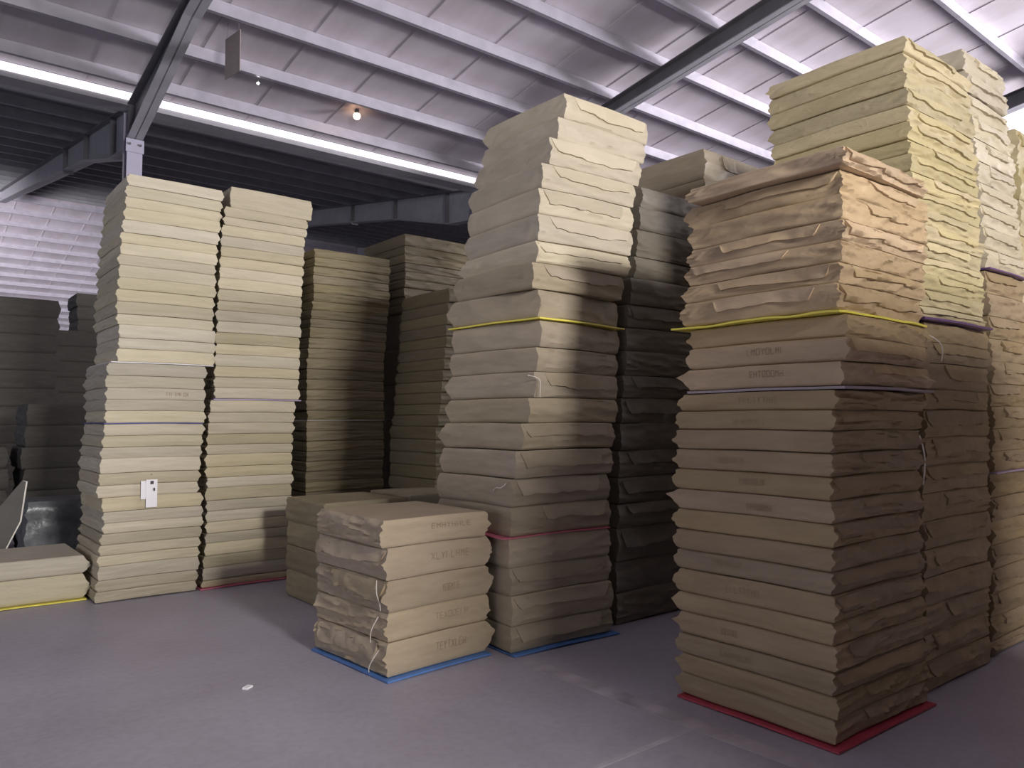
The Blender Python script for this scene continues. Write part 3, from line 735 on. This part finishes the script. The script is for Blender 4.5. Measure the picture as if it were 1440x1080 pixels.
sheet('G', 12, M['s_yellow'], 'yellow sheet sticking out of the leaning middle stack', (.035,.02,.035,.05), .010, rot=-.02)
sheet('G', 4, M['s_pink'], 'pink sheet low in the leaning middle stack', (.06,.0,.015,.0), .006)
sheet('X', 0, M['s_blue'], 'bright blue sheet under the small front stack', (.03,.0,.045,.02), .010, z=.001)
sheet('G', 0, M['s_blue'], 'blue sheet under the leaning middle stack', (.0,.05,.04,.02), .008, z=.001)
sheet('R', 19-1, M['s_yellow'], 'yellow sheet jutting out of the right foreground stack', (.02,.0,.02,.09), .010, curl=.012)
sheet('R', 16-1, M['s_grey'], 'mauve-grey sheet near mid-height of the right foreground stack', (.012,.02,.02,.0), .012)
sheet('R', 0, M['s_red'], 'dark red sheet under the right foreground stack', (.03,.03,.035,.0), .010, z=.001)
sheet('S', 14, M['s_purple'], 'dark purple sheet inside the tallest right stack', (.0,.03,.04,.0), .012)
sheet('U', 17, M['s_purple'], 'purple sheet in the tall crumpled stack at right', (.0,.0,.03,.0), .010)
sheet('U', 8, M['s_lilac'], 'lilac sheet low in the tall crumpled stack at right', (.0,.0,.03,.0), .010)
sheet('K', 0, M['s_yellow'], 'yellow sheet under the low two-bundle pile at left', (.0,.02,.03,.0), .010, z=.001)

# white paper tags hanging on the leftmost stack
zt, ht, xt, yt, rt = STACKS['A'][9]
tg = bpy.data.objects.new('paper_tag', None); COL.objects.link(tg); tg.location = (xt+.40, yt-.020, zt+.14); tg.rotation_euler = (0,0,rt)
tag(tg, 'white paper tag hanging on the front of the leftmost tall stack', 'tag')
t1 = MB().box(-.045,.045,-.006,-.003,-.235,.0).build('tag_card', M['white'], tg)
t2 = MB().box(-.085,-.02,-.002,.001,-.165,-.01).build('rear_card', M['white'], tg)
MB().box(-.012,.014,-.009,-.0065,-.04,-.012).build('printed_marking', M['ink_dark'], tg)
MB().box(.012,.026,-.009,-.0065,-.098,-.072).build('printed_marking', M['ink_dark'], tg)
MB().box(-.002,.002,-.007,.03,.04,.046).build('tag_string', M['ink'], tg)

# loose ends of pale strapping string
def strand(pts, r, label, where='string'):
    cu = bpy.data.curves.new('loose_string', 'CURVE'); cu.dimensions = '3D'; cu.bevel_depth = r; cu.bevel_resolution = 2
    sp = cu.splines.new('NURBS'); sp.points.add(len(pts)-1)
    for p, q in zip(sp.points, pts): p.co = (*q, 1)
    sp.use_endpoint_u = True; sp.order_u = 3
    cu.materials.append(M['tape'])
    o = new_obj('loose_string', cu)
    me = bpy.data.meshes.new_from_object(o.evaluated_get(bpy.context.evaluated_depsgraph_get()))
    bpy.data.objects.remove(o)
    o = new_obj('loose_string', me)
    tag(o, label, 'string', 'loose strapping strings')
    return o
xx, xy = STACKS['X'][0][2], STACKS['X'][0][3]
strand([(xx-.02,xy+.10,.56),(xx-.05,xy+.06,.50),(xx-.04,xy+.02,.44),(xx-.035,xy+.03,.40)], .0028, 'pale string end sticking out at mid-height of small front stack corner')
strand([(xx-.03,xy+.06,.36),(xx-.06,xy+.08,.30),(xx-.05,xy+.12,.24),(xx-.04,xy+.13,.20)], .0028, 'pale string curling on the lower left side of small front stack')
strand([(xx-.03,xy+.05,.17),(xx-.05,xy+.08,.12),(xx-.06,xy+.12,.06),(xx-.05,xy+.13,.03)], .0028, 'pale string hanging at the foot of the small front stack corner')
gx, gy = STACKS['G'][8][2], STACKS['G'][8][3]
strand([(gx-.01,gy-.01,1.80),(gx+.06,gy-.05,1.79),(gx+.07,gy-.05,1.73),(gx+.07,gy-.04,1.66)], .0028, 'pale string loop at the corner of the leaning middle stack')
gx, gy = STACKS['G'][5][2], STACKS['G'][5][3]
strand([(gx-.012,gy+.04,1.10),(gx-.022,gy+.08,1.06),(gx-.02,gy+.14,1.07),(gx-.012,gy+.18,1.04)], .0035, 'short pale string lying low on the leaning middle stack side')
rx, ry = STACKS['R'][16][2], STACKS['R'][16][3]
strand([(rx+.86,ry-.02,1.96),(rx+.90,ry-.06,1.93),(rx+.91,ry-.07,1.87),(rx+.905,ry-.06,1.82)], .0028, 'pale string hanging at the right edge of the foreground stack below yellow sheet')
strand([(rx+.80,ry+.02,1.42),(rx+.83,ry+.01,1.36),(rx+.84,ry+.01,1.24),(rx+.83,ry+.02,1.16)], .004, 'long pale string in the gap beside the right foreground stack')

# litter
lt = new_obj('paper_scrap', body_mesh('paper_scrap', .05, .035, .012, 5, Style('x', .004,.002,.003,.002,.002,0,20,False), M['white']))
lt.location = (1.62, 4.32, .0005); lt.rotation_euler = (0,0,.6)
tag(lt, 'tiny white paper scrap on the open floor in front of the tall pale stacks', 'scrap')

# painted floor lines
tag(MB().box(3.10,3.22,-3,3.72,.0,.0012).build('trim_2', M['line']), kind='structure')
tag(MB().box(1.2,3.09,2.40,2.43,.0,.0010).build('trim_3', M['line']), kind='structure')

# unseen crates, added outside the view to shade the right-hand stacks
M['ply'] = plain('plywood', (.38,.28,.17), .7, 0, .15, 3)
def crate(x, y, w, d, h, label):
    e = bpy.data.objects.new('unseen_shade_crate', None); COL.objects.link(e); e.location = (x, y, 0)
    tag(e, label, 'crate', 'unseen crates added for shade')
    MB().box(.02, w-.02, .02, d-.02, .10, h-.02).build('crate_body', M['ply'], e, .004)
    MB().box(0, w, 0, d, h-.02, h).build('lid', M['ply'], e, .004)
    for sx in (0, w-.09):
        for sy in (0, d-.09): MB().box(sx, sx+.09, sy, sy+.09, .10, h-.02).build('corner_post', M['ply'], e, .004)
    for sx in (0, w/2-.05, w-.10): MB().box(sx, sx+.10, 0, d, 0, .10).build('runner', M['ply'], e, .004)
crate(2.42, -1.95, .96, .88, 2.82, 'unseen tall crate added right behind the viewer for shade')
crate(3.39, -1.95, .96, .88, 2.82, 'unseen tall crate added behind the viewer, further right, for shade')
crate(6.78, .97, .95, .86, 3.2, 'unseen tall crate added in front of the rightmost stack for shade')
crate(7.35, 3.02, .95, .88, 3.36, 'unseen tall crate added behind the tall right stacks for shade')

# ------------------------------------------------------------------ light
def area(name, loc, to, sx, sy, power, color):
    l = bpy.data.lights.new(name, 'AREA'); l.shape = 'RECTANGLE'; l.size = sx; l.size_y = sy; l.energy = power; l.color = color
    o = new_obj(name, l); o.location = loc
    o.rotation_euler = (Vector(to)-Vector(loc)).to_track_quat('-Z', 'Y').to_euler()
    return o
area('high_window_daylight', (2.2, YF+.05, 3.95), (2.6, 5, 2.8), 1.7, 1.1, 1120, (1.0,.96,.92))
area('added_left_fill', (X0+.05, 3.5, 2.6), (2, 4.5, 3.0), 10.5, 4.6, 90, (.95,.93,1.0))  # added fill through an unseen opening, brightens the left-facing sides
gl = area('right_gable_daylight', (X1-.05, -1.0, 5.6), (8, 11, 8.6), 5.0, 4.0, 1050, (1.0,.96,1.0))
gl.data.spread = math.radians(62)
fl = area('added_far_bay_light', (X0+.05, 24, 2.9), (8, 50, 8.3), 10, 4.0, 1500, (1.0,.96,1.0))  # added to brighten the far roof slope; its opening is unseen
fl.data.spread = math.radians(60)

w = bpy.data.worlds.new('World'); scene.world = w; w.use_nodes = True
bg = w.node_tree.nodes['Background']; bg.inputs[0].default_value = (.8,.86,1.0,1); bg.inputs[1].default_value = 1.2

scene.view_settings.view_transform = 'Standard'; scene.view_settings.look = 'None'
scene.view_settings.exposure = 0.0; scene.view_settings.gamma = 1.0; scene.view_settings.use_curve_mapping = False
scene.cycles.use_denoising = True
scene.cycles.max_bounces = 8
scene.cycles.sample_clamp_indirect = 6
